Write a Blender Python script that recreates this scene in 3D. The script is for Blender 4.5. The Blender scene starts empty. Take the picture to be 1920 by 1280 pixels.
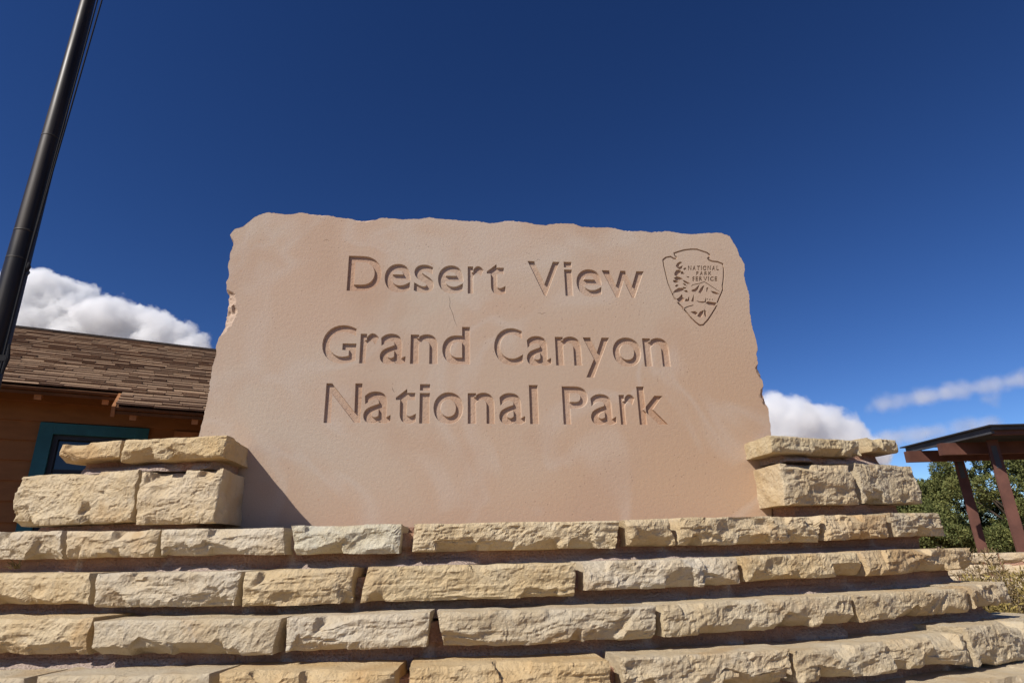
import bpy, bmesh, math, random
import numpy as np
from mathutils import Vector, Matrix

# ------------------------------------------------------------------ camera, sky, sun, exposure
SC = bpy.context.scene
COL = SC.collection
FPX, CX, CY = 1143.0, 960.0, 640.0           # focal length and centre for a 1920 x 1280 frame
def nrm(v):
    v = np.array(v, float); return v / np.linalg.norm(v)
_up = nrm((-89, 3266, 1143)); _x = np.array((10000, -150, 1143.)); _x = nrm(_x - _up * (_x @ _up)); _y = -np.cross(_up, _x)
RM = np.stack([_x, _y, _up])
if (RM @ np.array([0, 0, 1.]))[1] < 0: RM[1] *= -1
CAM = np.array([0.0, -2.9, -0.15])            # x along the sign, y away from the viewer, z up; z = 0 is the ledge
def ray(px, py): return RM @ np.array([(px - CX) / FPX, -(py - CY) / FPX, 1.])
def at(px, py, t): return CAM + ray(px, py) * t
def on_y(px, py, y=0.):
    r = ray(px, py); return CAM + r * ((y - CAM[1]) / r[1])

cam_data = bpy.data.cameras.new('camera'); cam = bpy.data.objects.new('camera', cam_data); COL.objects.link(cam)
cam_data.sensor_width = 36.0; cam_data.lens = FPX / 1920 * 36.0
cam_data.clip_start = 0.05; cam_data.clip_end = 20000
r_, u_, b_ = RM @ np.array([1, 0, 0.]), RM @ np.array([0, 1, 0.]), -(RM @ np.array([0, 0, 1.]))
cam.matrix_world = Matrix([[r_[i], u_[i], b_[i], CAM[i]] for i in range(3)] + [[0, 0, 0, 1]])
SC.camera = cam

SUN = nrm((-0.584, -0.456, 0.671))            # direction towards the sun
W = bpy.data.worlds.new('World'); SC.world = W; W.use_nodes = True
wn = W.node_tree; wn.nodes.clear()
sky = wn.nodes.new('ShaderNodeTexSky'); sky.sky_type = 'NISHITA'; sky.sun_disc = False
sky.sun_elevation = math.asin(SUN[2]); sky.sun_rotation = math.atan2(SUN[0], SUN[1])
sky.altitude = 2270; sky.air_density = 1.0; sky.dust_density = 0.0; sky.ozone_density = 3.0
hs = wn.nodes.new('ShaderNodeHueSaturation'); hs.inputs['Hue'].default_value = .509; hs.inputs['Saturation'].default_value = 1.12; hs.inputs['Value'].default_value = 0.85
bg = wn.nodes.new('ShaderNodeBackground'); bg.inputs['Strength'].default_value = 0.052
wo = wn.nodes.new('ShaderNodeOutputWorld')
gm = wn.nodes.new('ShaderNodeGamma'); gm.inputs['Gamma'].default_value = 1.30
wn.links.new(sky.outputs[0], gm.inputs['Color']); wn.links.new(gm.outputs[0], hs.inputs['Color']); wn.links.new(hs.outputs[0], bg.inputs['Color']); wn.links.new(bg.outputs[0], wo.inputs['Surface'])
sd = bpy.data.lights.new('sun', 'SUN'); sd.energy = 4.0; sd.angle = math.radians(0.53); sd.color = (1.0, 0.95, 0.88)
sun = bpy.data.objects.new('sun', sd); COL.objects.link(sun)
sun.rotation_euler = Vector(SUN).to_track_quat('Z', 'Y').to_euler()
sun.location = (-6, -8, 12)
SC.view_settings.view_transform = 'Standard'; SC.view_settings.look = 'None'
SC.view_settings.exposure = 0.40; SC.view_settings.gamma = 1.0; SC.view_settings.use_curve_mapping = False
SC.cycles.use_denoising = True
SC.cycles.max_bounces = 12; SC.cycles.diffuse_bounces = 4; SC.cycles.volume_bounces = 10

# ------------------------------------------------------------------ helpers
def tag(o, label=None, cat=None, group=None, kind=None):
    if label: o['label'] = label
    if cat: o['category'] = cat
    if group: o['group'] = group
    if kind: o['kind'] = kind
    return o
def mesh_obj(name, verts, faces, m=None, parent=None, smooth=False):
    me = bpy.data.meshes.new(name)
    me.from_pydata(np.asarray(verts).tolist(), [], faces if isinstance(faces, list) else faces.tolist())
    me.update()
    if smooth: me.polygons.foreach_set('use_smooth', [True] * len(me.polygons))
    o = bpy.data.objects.new(name, me); COL.objects.link(o)
    if m: me.materials.append(m)
    if parent: o.parent = parent
    return o
def empty(name, loc=(0, 0, 0)):
    o = bpy.data.objects.new(name, None); COL.objects.link(o); o.location = loc; o.empty_display_size = 0.1
    return o
class MB:
    def __init__(s): s.v = []; s.f = []
    def add(s, v, f):
        o = len(s.v); s.v += [tuple(map(float, q)) for q in v]; s.f += [tuple(i + o for i in q) for q in f]; return s
    def frame_box(s, o, ax, ay, az):          # box from corner o along three vectors
        o, ax, ay, az = map(np.array, (o, ax, ay, az))
        v = [o + i * ax + j * ay + k * az for k in (0, 1) for j in (0, 1) for i in (0, 1)]
        f = [(0, 2, 3, 1), (4, 5, 7, 6), (0, 1, 5, 4), (2, 6, 7, 3), (0, 4, 6, 2), (1, 3, 7, 5)]
        if np.dot(np.cross(ax, ay), az) < 0: f = [q[::-1] for q in f]
        return s.add(v, f)
    def box(s, a, b): return s.frame_box(a, (b[0] - a[0], 0, 0), (0, b[1] - a[1], 0), (0, 0, b[2] - a[2]))
    def tube(s, pts, rad, n=10, caps=True):
        pts = [np.array(p, float) for p in pts]; rad = rad if hasattr(rad, '__len__') else [rad] * len(pts)
        v = []
        for i, p in enumerate(pts):
            d = nrm(pts[min(i + 1, len(pts) - 1)] - pts[max(i - 1, 0)])
            a = np.cross(d, (0, 0, 1.) if abs(d[2]) < .9 else (1., 0, 0)); a = nrm(a); b = np.cross(d, a)
            v += [p + rad[i] * (math.cos(2 * math.pi * k / n) * a + math.sin(2 * math.pi * k / n) * b) for k in range(n)]
        f = [(i * n + k, i * n + (k + 1) % n, (i + 1) * n + (k + 1) % n, (i + 1) * n + k) for i in range(len(pts) - 1) for k in range(n)]
        if caps: f += [tuple(range(n))[::-1], tuple((len(pts) - 1) * n + k for k in range(n))]
        return s.add(v, f)
    def build(s, name, m, parent=None, smooth=False): return mesh_obj(name, s.v, s.f, m, parent, smooth)

def _hash(i, j, k, seed):
    h = (i * 374761393 + j * 668265263 + k * 2147483647 + seed * 974634777) & 0xFFFFFFFF
    h = ((h ^ (h >> 13)) * 1274126177) & 0xFFFFFFFF
    h = ((h ^ (h >> 16)) * 2246822519) & 0xFFFFFFFF
    return ((h ^ (h >> 15)) & 0xFFFF) / 65535.0
def vnoise(p, seed=0):
    p = np.asarray(p, float); i = np.floor(p).astype(np.int64); f = p - i; f = f * f * f * (f * (f * 6 - 15) + 10)
    out = 0
    for a in (0, 1):
        for b in (0, 1):
            for c in (0, 1):
                w = (f[:, 0] if a else 1 - f[:, 0]) * (f[:, 1] if b else 1 - f[:, 1]) * (f[:, 2] if c else 1 - f[:, 2])
                out = out + w * _hash(i[:, 0] + a, i[:, 1] + b, i[:, 2] + c, seed)
    return out * 2 - 1
def fbm(p, seed=0, octv=4):
    p = np.asarray(p, float); s = 0; a = 1; t = 0
    for o in range(octv):
        s = s + a * vnoise(p * 2 ** o + 17.3 * o, seed + o); t += a; a *= .5
    return s / t

# ------------------------------------------------------------------ materials
class NT:
    def __init__(s, name):
        s.m = bpy.data.materials.new(name); s.m.use_nodes = True; s.t = s.m.node_tree; s.t.nodes.clear()
        s.out = s.n('ShaderNodeOutputMaterial'); s.b = s.n('ShaderNodeBsdfPrincipled'); s.l(s.b.outputs[0], s.out.inputs['Surface'])
        s.tc = s.n('ShaderNodeTexCoord'); s.co = s.tc.outputs['Object']
    def n(s, typ, **kw):
        x = s.t.nodes.new(typ)
        for k, v in kw.items(): setattr(x, k, v)
        return x
    def l(s, a, b): s.t.links.new(a, b)
    def put(s, sock, v):
        if hasattr(v, 'is_output'): s.l(v, sock)
        else: sock.default_value = v
    def scaled(s, vec, loc=(0, 0, 0)):
        m = s.n('ShaderNodeMapping'); m.inputs['Scale'].default_value = vec; m.inputs['Location'].default_value = loc; s.l(s.co, m.inputs[0]); return m.outputs[0]
    def noise(s, scale, detail=4, rough=.55, vec=None, dist=0):
        x = s.n('ShaderNodeTexNoise'); x.inputs['Scale'].default_value = scale; x.inputs['Detail'].default_value = detail
        x.inputs['Roughness'].default_value = rough; x.inputs['Distortion'].default_value = dist
        s.l(vec or s.co, x.inputs['Vector']); return x.outputs[0]
    def voro(s, scale, vec=None, feature='F1'):
        x = s.n('ShaderNodeTexVoronoi'); x.feature = feature; x.inputs['Scale'].default_value = scale; s.l(vec or s.co, x.inputs['Vector']); return x.outputs[0]
    def remap(s, v, a, b, c=0., d=1.):
        x = s.n('ShaderNodeMapRange'); x.interpolation_type = 'SMOOTHSTEP'
        s.put(x.inputs[0], v)
        for k, q in zip((1, 2, 3, 4), (a, b, c, d)): x.inputs[k].default_value = q
        return x.outputs[0]
    def math(s, op, a, b=0.):
        x = s.n('ShaderNodeMath', operation=op); s.put(x.inputs[0], a); s.put(x.inputs[1], b); return x.outputs[0]
    def mix(s, f, a, b, blend='MIX'):
        x = s.n('ShaderNodeMix', data_type='RGBA', blend_type=blend)
        s.put(x.inputs[0], f)
        for sock, v in ((x.inputs[6], a), (x.inputs[7], b)):
            s.put(sock, v if hasattr(v, 'is_output') else (*v, 1.))
        return x.outputs[2]
    def color(s, c): s.put(s.b.inputs['Base Color'], c if hasattr(c, 'is_output') else (*c, 1.)); return s
    def rough(s, r, spec=.3): s.put(s.b.inputs['Roughness'], r); s.b.inputs['Specular IOR Level'].default_value = spec; return s
    def bump(s, h, strength=.5, dist=.01):
        x = s.n('ShaderNodeBump'); x.inputs['Strength'].default_value = strength; x.inputs['Distance'].default_value = dist
        s.l(h, x.inputs['Height']); s.l(x.outputs[0], s.b.inputs['Normal']); return s
    def objcol(s): return s.n('ShaderNodeObjectInfo').outputs['Color']
    def objrand(s): return s.n('ShaderNodeObjectInfo').outputs['Random']

def make_stone_mat():
    k = NT('buff_sandstone')
    geo = k.n('ShaderNodeNewGeometry').outputs['Position']
    n1 = k.noise(6, 5, .6, geo); n2 = k.noise(22, 4, .6, geo); n3 = k.noise(3.1, 3, .5, geo, 1.0)
    c = k.mix(k.remap(n1, .3, .7), (.585, .455, .28), (.64, .54, .385))
    c = k.mix(k.remap(n3, .56, .72, 0, .55), c, (.47, .30, .14))        # iron staining
    c = k.mix(k.remap(n2, .55, .8, 0, .45), c, (.60, .545, .45))         # pale mineral blooms
    ms = k.n('ShaderNodeMapping'); ms.inputs['Scale'].default_value = (14, 14, 2.2); k.l(geo, ms.inputs[0])
    n4 = k.noise(3, 4, .6, ms.outputs[0])
    c = k.mix(k.remap(n4, .62, .78, 0, .38), c, (.24, .20, .16))          # weather streaks
    c = k.mix(.9, c, k.objcol(), 'MULTIPLY')
    g = k.noise(260, 3, .6, geo)
    c = k.mix(k.remap(g, .35, .7, 0, .18), c, (.38, .27, .15))
    h = k.math('ADD', k.math('MULTIPLY', k.noise(70, 6, .7, geo), 1.0), k.math('MULTIPLY', g, .22))
    k.color(c).rough(.92, .15).bump(h, .85, .014); return k.m
def make_panel_mat(rough_floor=False):
    k = NT('carved_floor_sandstone' if rough_floor else 'pink_sandstone')
    n1 = k.noise(1.3, 4, .55, None, .6); n2 = k.noise(1.5, 2.5, .5, None, .8); n5 = k.noise(.7, 3, .5)
    sx = k.n('ShaderNodeSeparateXYZ'); k.l(k.n('ShaderNodeNewGeometry').outputs['Position'], sx.inputs[0])
    bed = k.math('ADD', k.math('MULTIPLY', sx.outputs[0], .17), k.math('MULTIPLY', sx.outputs[2], -.27))   # the bed turns browner towards the foot of the block
    c = k.mix(k.remap(n1, .35, .65), (.488, .392, .302), (.488, .350, .252))
    c = k.mix(k.remap(k.math('ADD', bed, k.math('MULTIPLY', n5, .6)), .0, .48), c, (.468, .312, .200))
    v = k.math('ABSOLUTE', k.math('SUBTRACT', n2, .52))
    c = k.mix(k.remap(v, 0.0, .06, .30, 0), c, (.53, .46, .39))          # pale tide lines left by water
    c = k.mix(k.remap(k.noise(2.0, 3, .5, k.scaled((1, 1, 1), (5, 2, 1))), .52, .70, 0, .6), c, (.44, .295, .20))
    g = k.noise(170, 3, .6)
    c = k.mix(k.remap(g, .3, .72, 0, .30), c, (.34, .255, .20))
    rust = k.remap(k.voro(9), .035, .06, .35, 0)
    c = k.mix(rust, c, (.42, .23, .13))
    pits = k.remap(k.voro(40), .06, .16, 1, 0)
    pm = k.math('MULTIPLY', pits, k.remap(k.noise(2.6, 2), .5, .62))
    c = k.mix(k.math('MULTIPLY', pm, .55), c, (.22, .14, .10))
    h = k.math('SUBTRACT', k.math('ADD', k.math('MULTIPLY', g, .35), k.noise(60, 5, .6)), k.math('MULTIPLY', pm, 1.4))
    if rough_floor: c = k.mix(1., c, (.95, .87, .82), 'MULTIPLY')  # warm fresh-cut stone, with micro-shadow of the rough tooling put into the tint
    k.color(c).rough(.9, .15).bump(h, .55 if rough_floor else .24, .007); return k.m
def make_mortar_mat():
    k = NT('gritty_mortar')
    g = k.noise(150, 4, .7); v = k.voro(95)
    at_ = k.n('ShaderNodeAttribute'); at_.attribute_name = 'crumb'
    c = k.mix(k.remap(k.noise(5, 4), .35, .65), (.44, .265, .185), (.38, .215, .145)); c = k.mix(at_.outputs['Fac'], c, (.44, .345, .285))
    c = k.mix(k.remap(v, .1, .4, .4, 0), c, (.27, .16, .115))
    c = k.mix(k.remap(g, .6, .75, 0, .5), c, (.55, .46, .42))
    k.color(c).rough(.95, .1).bump(k.math('ADD', g, k.math('MULTIPLY', v, .8)), .8, .012); return k.m
def simple(name, col, rough=.8, spec=.3, var=.25, scale=8, bump=.2, bdist=.004, metal=0, stretch=None):
    k = NT(name)
    vec = k.scaled(stretch) if stretch else None
    n = k.noise(scale, 5, .6, vec)
    c = k.mix(k.remap(n, .3, .7), tuple(q * (1 - var) for q in col), tuple(min(1, q * (1 + var)) for q in col))
    k.color(c).rough(rough, spec); k.b.inputs['Metallic'].default_value = metal
    if bump: k.bump(k.noise(scale * 9, 4, .6, vec), bump, bdist)
    return k.m
M = {}
M['stone'] = make_stone_mat(); M['panel'] = make_panel_mat(); M['floor'] = make_panel_mat(True); M['mortar'] = make_mortar_mat()
M['ground'] = simple('dusty_ground', (.27, .175, .11), .95, .1, .25, 2.5, .5, .02)
M['siding'] = simple('brown_painted_siding', (.27, .112, .035), .75, .25, .10, 5, .12, .003, stretch=(1, 1, 3))
M['timber'] = simple('orange_brown_timber', (.36, .16, .065), .7, .25, .25, 9, .25)
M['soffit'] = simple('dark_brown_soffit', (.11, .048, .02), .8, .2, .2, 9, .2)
M['teal'] = simple('teal_painted_trim', (.018, .105, .115), .55, .35, .15, 8, .15)
M['sash'] = simple('black_window_sash', (.018, .018, .020), .5, .4, .2, 8, .1)
k = NT('shaded_window_glass'); k.color((.02, .025, .03)).rough(.04, .6); M['glass'] = k.m
k = NT('brown_shingle')
rr = k.objrand(); n = k.noise(60, 4, .7); n9 = k.noise(2.2, 3, .5, k.n('ShaderNodeNewGeometry').outputs['Position'])
attr = k.n('ShaderNodeAttribute'); attr.attribute_name = 'tone'
rr2 = k.math('FRACT', k.math('ADD', rr, attr.outputs['Fac']))
c = k.mix(rr2, (.255, .163, .102), (.385, .25, .150)); c = k.mix(k.remap(n, .4, .75, 0, .6), c, (.13, .083, .055)); c = k.mix(k.remap(n9, .5, .7, 0, .4), c, (.22, .14, .085))
k.color(c).rough(.9, .15).bump(n, .6, .006); M['shingle'] = k.m
M['felt'] = simple('dark_roof_underlay', (.04, .03, .025), .95, .1, .2, 5, .2)
k = NT('dark_bronze_metal')
st = k.noise(3, 4, .6, k.scaled((6, 6, .5)))
k.color(k.mix(k.remap(st, .35, .7), (.014, .0105, .008), (.030, .021, .015))).rough(k.remap(st, .3, .7, .38, .55), .35); k.b.inputs['Metallic'].default_value = .2
k.bump(k.noise(160, 2, .5, k.scaled((1, 1, .05))), .08, .002); M['bronze'] = k.m
M['scuff'] = simple('grey_scuffed_band', (.030, .025, .021), .5, .4, .3, 20, .1, metal=.3)
M['rope'] = simple('black_rope', (.02, .02, .022), .9, .1, .2, 60, .2)
M['steel'] = simple('weathering_steel', (.115, .048, .033), .75, .3, .22, 4, .2)
M['darksteel'] = simple('dark_grey_steel', (.055, .055, .058), .6, .35, .2, 4, .1)
M['roofmetal'] = simple('black_roof_sheet', (.03, .028, .028), .6, .3, .2, 4, .1)
k = NT('juniper_foliage'); gpos = k.n('ShaderNodeNewGeometry').outputs['Position']
attr = k.n('ShaderNodeAttribute'); attr.attribute_name = 'tone'
c = k.mix(attr.outputs['Fac'], (.055, .076, .022), (.22, .22, .072)); c = k.mix(k.remap(k.noise(1.6, 3, .5, gpos), .45, .65, 0, .5), c, (.19, .18, .05))
k.color(c).rough(.75, .2); M['juniper'] = k.m
M['bark'] = simple('grey_brown_bark', (.075, .055, .04), .95, .1, .3, 12, .6, .02, stretch=(1, 1, .2))
k = NT('dry_brush'); attr = k.n('ShaderNodeAttribute'); attr.attribute_name = 'tone'
k.color(k.mix(.9, k.mix(attr.outputs['Fac'], (.14, .105, .06), (.40, .32, .17)), k.objcol(), 'MULTIPLY')).rough(.9, .1); M['brush'] = k.m
M['twig'] = simple('grey_twig', (.22, .17, .12), .9, .1, .3, 20, .2)

# ------------------------------------------------------------------ ground
def low_wall_side(x, y):                     # > 0 behind the low retaining wall on the right
    a = np.array((4.3, 4.5)); d = nrm((2.4, -2.75)); n = np.array((-d[1], d[0]))
    return (x - a[0]) * n[0] + (y - a[1]) * n[1]
def ground_h(x, y):
    s = low_wall_side(x, y)
    t = np.clip((s - .12) / .12, 0, 1); t = t * t * (3 - 2 * t)
    w = np.clip((x - 1.5) / 3.0, 0, 1); w = w * w * (3 - 2 * w)
    return -1.65 + 1.22 * t * w + .02 * np.sin(x * 1.3 + y * .7)
g = np.sign(np.linspace(-1, 1, 181)) * (np.abs(np.linspace(-1, 1, 181)) ** 4.5) * 2500 + np.linspace(-1, 1, 181) * 16
gx, gy = np.meshgrid(g + 3, g + 2, indexing='ij'); N_ = len(g)
gv = np.stack([gx.ravel(), gy.ravel(), ground_h(gx.ravel(), gy.ravel())], 1)
ii = np.arange(N_ - 1); a_ = (ii[:, None] * N_ + ii[None, :]).ravel()
ground = mesh_obj('ground', gv, np.stack([a_, a_ + N_, a_ + N_ + 1, a_ + 1], 1), M['ground'], smooth=True); tag(ground, kind='structure')

# ------------------------------------------------------------------ rock-faced stones
def box_lattice(xs, ys, zs):
    nx, ny, nz = len(xs), len(ys), len(zs)
    I, J, K = np.meshgrid(np.arange(nx), np.arange(ny), np.arange(nz), indexing='ij')
    surf = (I == 0) | (I == nx - 1) | (J == 0) | (J == ny - 1) | (K == 0) | (K == nz - 1)
    idx = -np.ones((nx, ny, nz), int); idx[surf] = np.arange(surf.sum())
    v = np.stack([xs[I[surf]], ys[J[surf]], zs[K[surf]]], 1)
    F = []
    def quad(a, flip):
        q = np.stack([a[:-1, :-1].ravel(), a[1:, :-1].ravel(), a[1:, 1:].ravel(), a[:-1, 1:].ravel()], 1)
        F.append(q[:, ::-1] if flip else q)
    quad(idx[:, 0, :], False); quad(idx[:, -1, :], True)      # front faces -y
    quad(idx[0, :, :], True); quad(idx[-1, :, :], False)
    quad(idx[:, :, 0], True); quad(idx[:, :, -1], False)
    return v, np.concatenate(F)
def rock(L, H, D, seed, res=.0058, bulge=.018, slant=(0, 0, 0, 0), chips=9, big_end=None, depthpow=1.9, ny=11, scoop=1.0, strata=.0):
    rs = np.random.RandomState(seed)
    xs = np.linspace(-L / 2, L / 2, max(6, int(L / res))); zs = np.linspace(-H / 2, H / 2, max(5, int(H / res)))
    if big_end: ny = int(D / .008)
    ys = D * np.linspace(0, 1, ny) ** (1.0 if big_end else depthpow)
    v, f = box_lattice(xs, ys, zs)
    x, y, z = v.T.copy(); t = 2 * x / L; s = 2 * z / H
    wf = np.exp(-(y / .022) ** 1.2)
    p0 = np.stack([x, y, z], 1) + seed * 3.7
    # broken front: a nearly flat split face with stepped fractures
    e = np.clip(1 - np.abs(t) ** 14, 0, 1) * np.clip(1 - np.abs(s) ** 7, 0, 1)
    q = fbm(p0 * np.array([4.5, 0, 12.]), seed, 5) * 2.9 + s * rs.uniform(-.3, .9) + x * rs.uniform(-1.2, 1.2)
    fl = np.floor(q); fr = q - fl; stp = fl + np.clip((fr - .40) / .10, 0, 1)
    yy = y - wf * (bulge * (.45 + .55 * e)) + wf * .0052 * scoop * stp
    yy += wf * .007 * fbm(p0 * np.array([7., 0, 9.]), seed + 40, 3)
    P = np.stack([x, yy, z], 1)
    # flakes struck off the face, mostly along the lower arris
    for i in range(int(chips * .55 * max(1, L / .45))):
        cx = rs.uniform(-L / 2, L / 2); zside = -1 if rs.rand() < .78 else 1
        cz = zside * rs.uniform(.12, .48) * H
        n = nrm((rs.uniform(-.4, .4), -1, zside * rs.uniform(.5, 1.7)))
        d = n @ np.array((cx, -bulge * .6, cz)) - rs.uniform(.0, .009) * scoop
        wdt = rs.uniform(.02, .10); sk = rs.uniform(-.8, .8)
        w = np.clip((wdt - np.abs(x - cx + sk * z) + .012 * fbm(p0 * 25, seed + i, 2)) / .010, 0, 1)
        over = np.clip(P @ n - d, 0, .030) * w * (y < .12)
        P -= over[:, None] * n
    for i in range(int(2.5 * max(1, L / .4))):                 # hollows
        c = np.array((rs.uniform(-L / 2, L / 2), 0, rs.uniform(-.45, .35) * H)); r = rs.uniform(.03, .085)
        c[1] = -bulge - r + rs.uniform(.006, .018) * scoop
        dv = P - c; dd = np.linalg.norm(dv * np.array((.6, 1, 1.2)), axis=1); over = np.clip(r - dd, 0, .03) * (y < .1)
        P[:, 1] += over
    rg_ = 1 - np.abs(vnoise(p0 * np.array([13, 0, 26.]) + 2 * fbm(p0 * 9, seed + 2, 2)[:, None], seed + 6))
    P[:, 1] += wf * (-.0045 * rg_ ** 3 + .0040 * (.5 + .6 * scoop) * fbm(p0 * 30, seed + 7, 4) + .0032 * fbm(p0 * 95, seed + 9, 2))
    if strata: P[:, 1] += wf * strata * (1 - np.abs(vnoise(np.stack([x * 3 + 9, z * 75 + 3 * fbm(p0 * 6, seed + 3, 2), x * 0], 1), seed + 5)))
    # worn arrises and uneven beds
    for sz in (-1, 1):
        n = nrm((0, -1, sz * 1.0)); d = (H / 2 - .001) * abs(n[2]) + 0.0 + .004 * fbm(p0 * np.array([12, 0, 0]), seed + 60 + sz, 3)
        over = np.clip(P @ n - d - bulge * .7 * abs(n[1]), 0, .02); P -= over[:, None] * n
    P[:, 2] += .0028 * fbm(p0 * np.array([5, 5, .5]), seed + 11, 3) + np.sign(z) * .0035 * fbm(p0 * np.array([14, 9, 0]), seed + 12, 2) * (np.abs(s) > .9)
    P[:, 0] += .005 * fbm(p0 * np.array([.5, 14, 22]), seed + 13, 3) * np.abs(t) ** 6
    if big_end:
        sg = big_end; we = np.clip(sg * t, 0, 1) ** 30
        P[:, 0] += sg * we * (.012 * fbm(p0 * np.array([0, 11., 13.]), seed + 21, 4) - .004)
    sl = np.where(t < 0, slant[0] * z + slant[1] * y, slant[2] * z + slant[3] * y) * np.abs(t) ** 1
    P[:, 0] += sl
    return P, f

R1, X0, Y1, STEP = 5.0, 0.2, -0.5, 0.11
YC = Y1 + R1
def hit(px, py, R):
    r = ray(px, py); o = CAM - np.array([X0, YC, 0]); a = r[0] ** 2 + r[1] ** 2; b = 2 * (o[0] * r[0] + o[1] * r[1]); c = o[0] ** 2 + o[1] ** 2 - R * R
    return CAM + r * ((-b - math.sqrt(max(b * b - 4 * a * c, 0))) / (2 * a))
def ang(p): return math.atan2(p[0] - X0, -(p[1] - YC))          # 0 at the nearest point, grows to the right
def arc(th, R, z=0.): return np.array([X0 + R * math.sin(th), YC - R * math.cos(th), z])
def put_stone(parent, th0, th1, R, ztop, zbot, seed, tint=(1, 1, 1), tilt=0., depth=.30, **kw):
    thm = (th0 + th1) / 2; L = 2 * R * math.sin((th1 - th0) / 2)
    P, f = rock(L, ztop - zbot, depth, seed, **kw)
    o = mesh_obj('stone', P, f, M['stone'], parent)
    o.location = arc(thm, R * math.cos((th1 - th0) / 2) + .004, (ztop + zbot) / 2)
    o.rotation_euler = (0, tilt, thm)
    o.color = (*tint, 1)
    return o
ROWS = {1: [(-60, 126, 998, 997, 1048, 1047), (128, 302, 996, 994, 1047, 1043), (304, 540, 992, 989, 1041, 1039), (550, 758, 986, 983, 1039, 1036), (773, 1162, 981, 976, 1034, 1027), (1172, 1264, 974, 972, 1025, 1023), (1270, 1539, 971, 967, 1022, 1016), (1542, 1665, 966, 964, 1012, 1008), (1669, 1760, 963, 961, 1006, 1004)],
        2: [(-70, 181, 1075, 1075, 1132, 1132), (186, 455, 1075, 1070, 1138, 1136), (459, 668, 1070, 1064, 1135, 1130), (682, 1083, 1063, 1055, 1129, 1116), (1094, 1389, 1053, 1043, 1107, 1095), (1395, 1616, 1042, 1035, 1090, 1077), (1619, 1818, 1034, 1025, 1078, 1067)],
        3: [(-90, 173, 1160, 1158, 1227, 1226), (181, 528, 1162, 1158, 1230, 1226), (537, 809, 1157, 1148, 1223, 1211), (824, 1232, 1147, 1135, 1213, 1197), (1238, 1599, 1131, 1115, 1196, 1167), (1602, 1809, 1116, 1099, 1163, 1150), (1813, 1884, 1098, 1088, 1141, 1132)],
        4: [(-150, 60, 1270, 1268, 1340, 1340), (66, 402, 1266, 1262, 1335, 1332), (415, 746, 1260, 1255, 1330, 1325), (767, 1149, 1250, 1237, 1320, 1307), (1164, 1484, 1232, 1216, 1302, 1284), (1488, 1806, 1221, 1184, 1278, 1243), (1812, 2010, 1175, 1150, 1245, 1225)]}
TINT = {(1, 3): (.95, 1.04, 1.12), (1, 1): (1.02, .99, .95), (1, 4): (1.0, .97, .9), (1, 8): (.92, .92, .90), (1, 6): (1, .97, .9), (1, 7): (1.0, .92, .8), (2, 6): (.92, .84, .72), (3, 6): (.92, .9, .86), (3, 4): (.95, .94, .9), (4, 5): (.94, .94, .92), (4, 6): (.90, .90, .88), (4, 4): (.95, .94, .91), (3, 5): (.96, .93, .86), (2, 0): (1, .95, .84), (3, 0): (1, .95, .84)}
wall = empty('stone_wall', (0.2, 0.2, -1.65))
tag(wall, 'curved stepped wall of buff rock-faced sandstone courses carrying the carved slab', 'wall')
WP = wall.location.copy()
def to_parent(o, root):
    o.parent = root; o.matrix_parent_inverse = Matrix.Translation(-root.location)
rs = np.random.RandomState(11); zt = {}; zb = {}; ends = {}; joints = {}
for k_, lst in ROWS.items():
    R = R1 + STEP * (k_ - 1); tops = []; bots = []; joints[k_] = []
    prev = None; left_edge = None
    for i, (x0, x1, a, b, c, d) in enumerate(lst):
        x0 += 1.5; x1 -= 6 if x1 < 1740 else 0
        pl = hit(x0, (a + c) / 2, R); pr = hit(x1, (b + d) / 2, R)
        tl, tr, bl, br = hit(x0, a, R)[2], hit(x1, b, R)[2], hit(x0, c, R)[2], hit(x1, d, R)[2]
        th0, th1 = ang(pl), ang(pr); top, bot = (tl + tr) / 2, (bl + br) / 2
        if left_edge is None: left_edge = (th0, top, bot)
        tops.append(top); bots.append(bot); joints[k_].append(th1)
        L = R * (th1 - th0); tilt = -math.atan2((tr + br) / 2 - (tl + bl) / 2, L) * .8
        tint = TINT.get((k_, i)) or [(1, .95, .82), (.97, 1.0, 1.06), (1, .88, .68), (.90, .91, .92), (1.05, 1.03, 1.0), (.97, .93, .84)][rs.randint(6)]
        o = put_stone(None, th0, th1, R, top, bot, 100 * k_ + i, tint, tilt, slant=(rs.uniform(-.25, .25), rs.uniform(-.05, .08), rs.uniform(-.25, .25), rs.uniform(-.08, .05)),
                      chips=rs.uniform(7, 13), bulge=rs.uniform(.014, .026), scoop=rs.uniform(.35, 1.15) if i < 4 else rs.uniform(.6, 1.3), strata=.006 if rs.rand() < .35 else 0.)
        to_parent(o, wall); rend = th1
    zt[k_], zb[k_] = float(np.median(tops)), float(np.median(bots))
    th = left_edge[0]; jl = []
    for j in range(3):                                     # the wall runs on to the left
        L = rs.uniform(.3, .55); o = put_stone(None, th - (L + .03) / R, th - .03 / R, R, zt[k_], zb[k_], 900 + 10 * k_ + j, (1, .97, .92), res=.012); to_parent(o, wall); th -= (L + .03) / R
    ends[k_] = (th, rend)
for k_ in (5, 6):
    R = R1 + STEP * (k_ - 1); zt[k_] = zt[4] - .148 * (k_ - 4); zb[k_] = zt[k_] - .105; th = ends[4][0]; j = 0
    joints[k_] = []
    while th < ends[4][1] + .02 * (k_ - 4):
        L = rs.uniform(.32, .78); o = put_stone(None, th, th + L / R, R, zt[k_], zb[k_], 700 + 30 * k_ + j, (.97, .95, .9), res=.009 if th > .3 else .014); to_parent(o, wall)
        th += (L + .028) / R; j += 1; joints[k_].append(th - .02 / R)
    ends[k_] = (ends[4][0], th - .028 / R)
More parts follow.
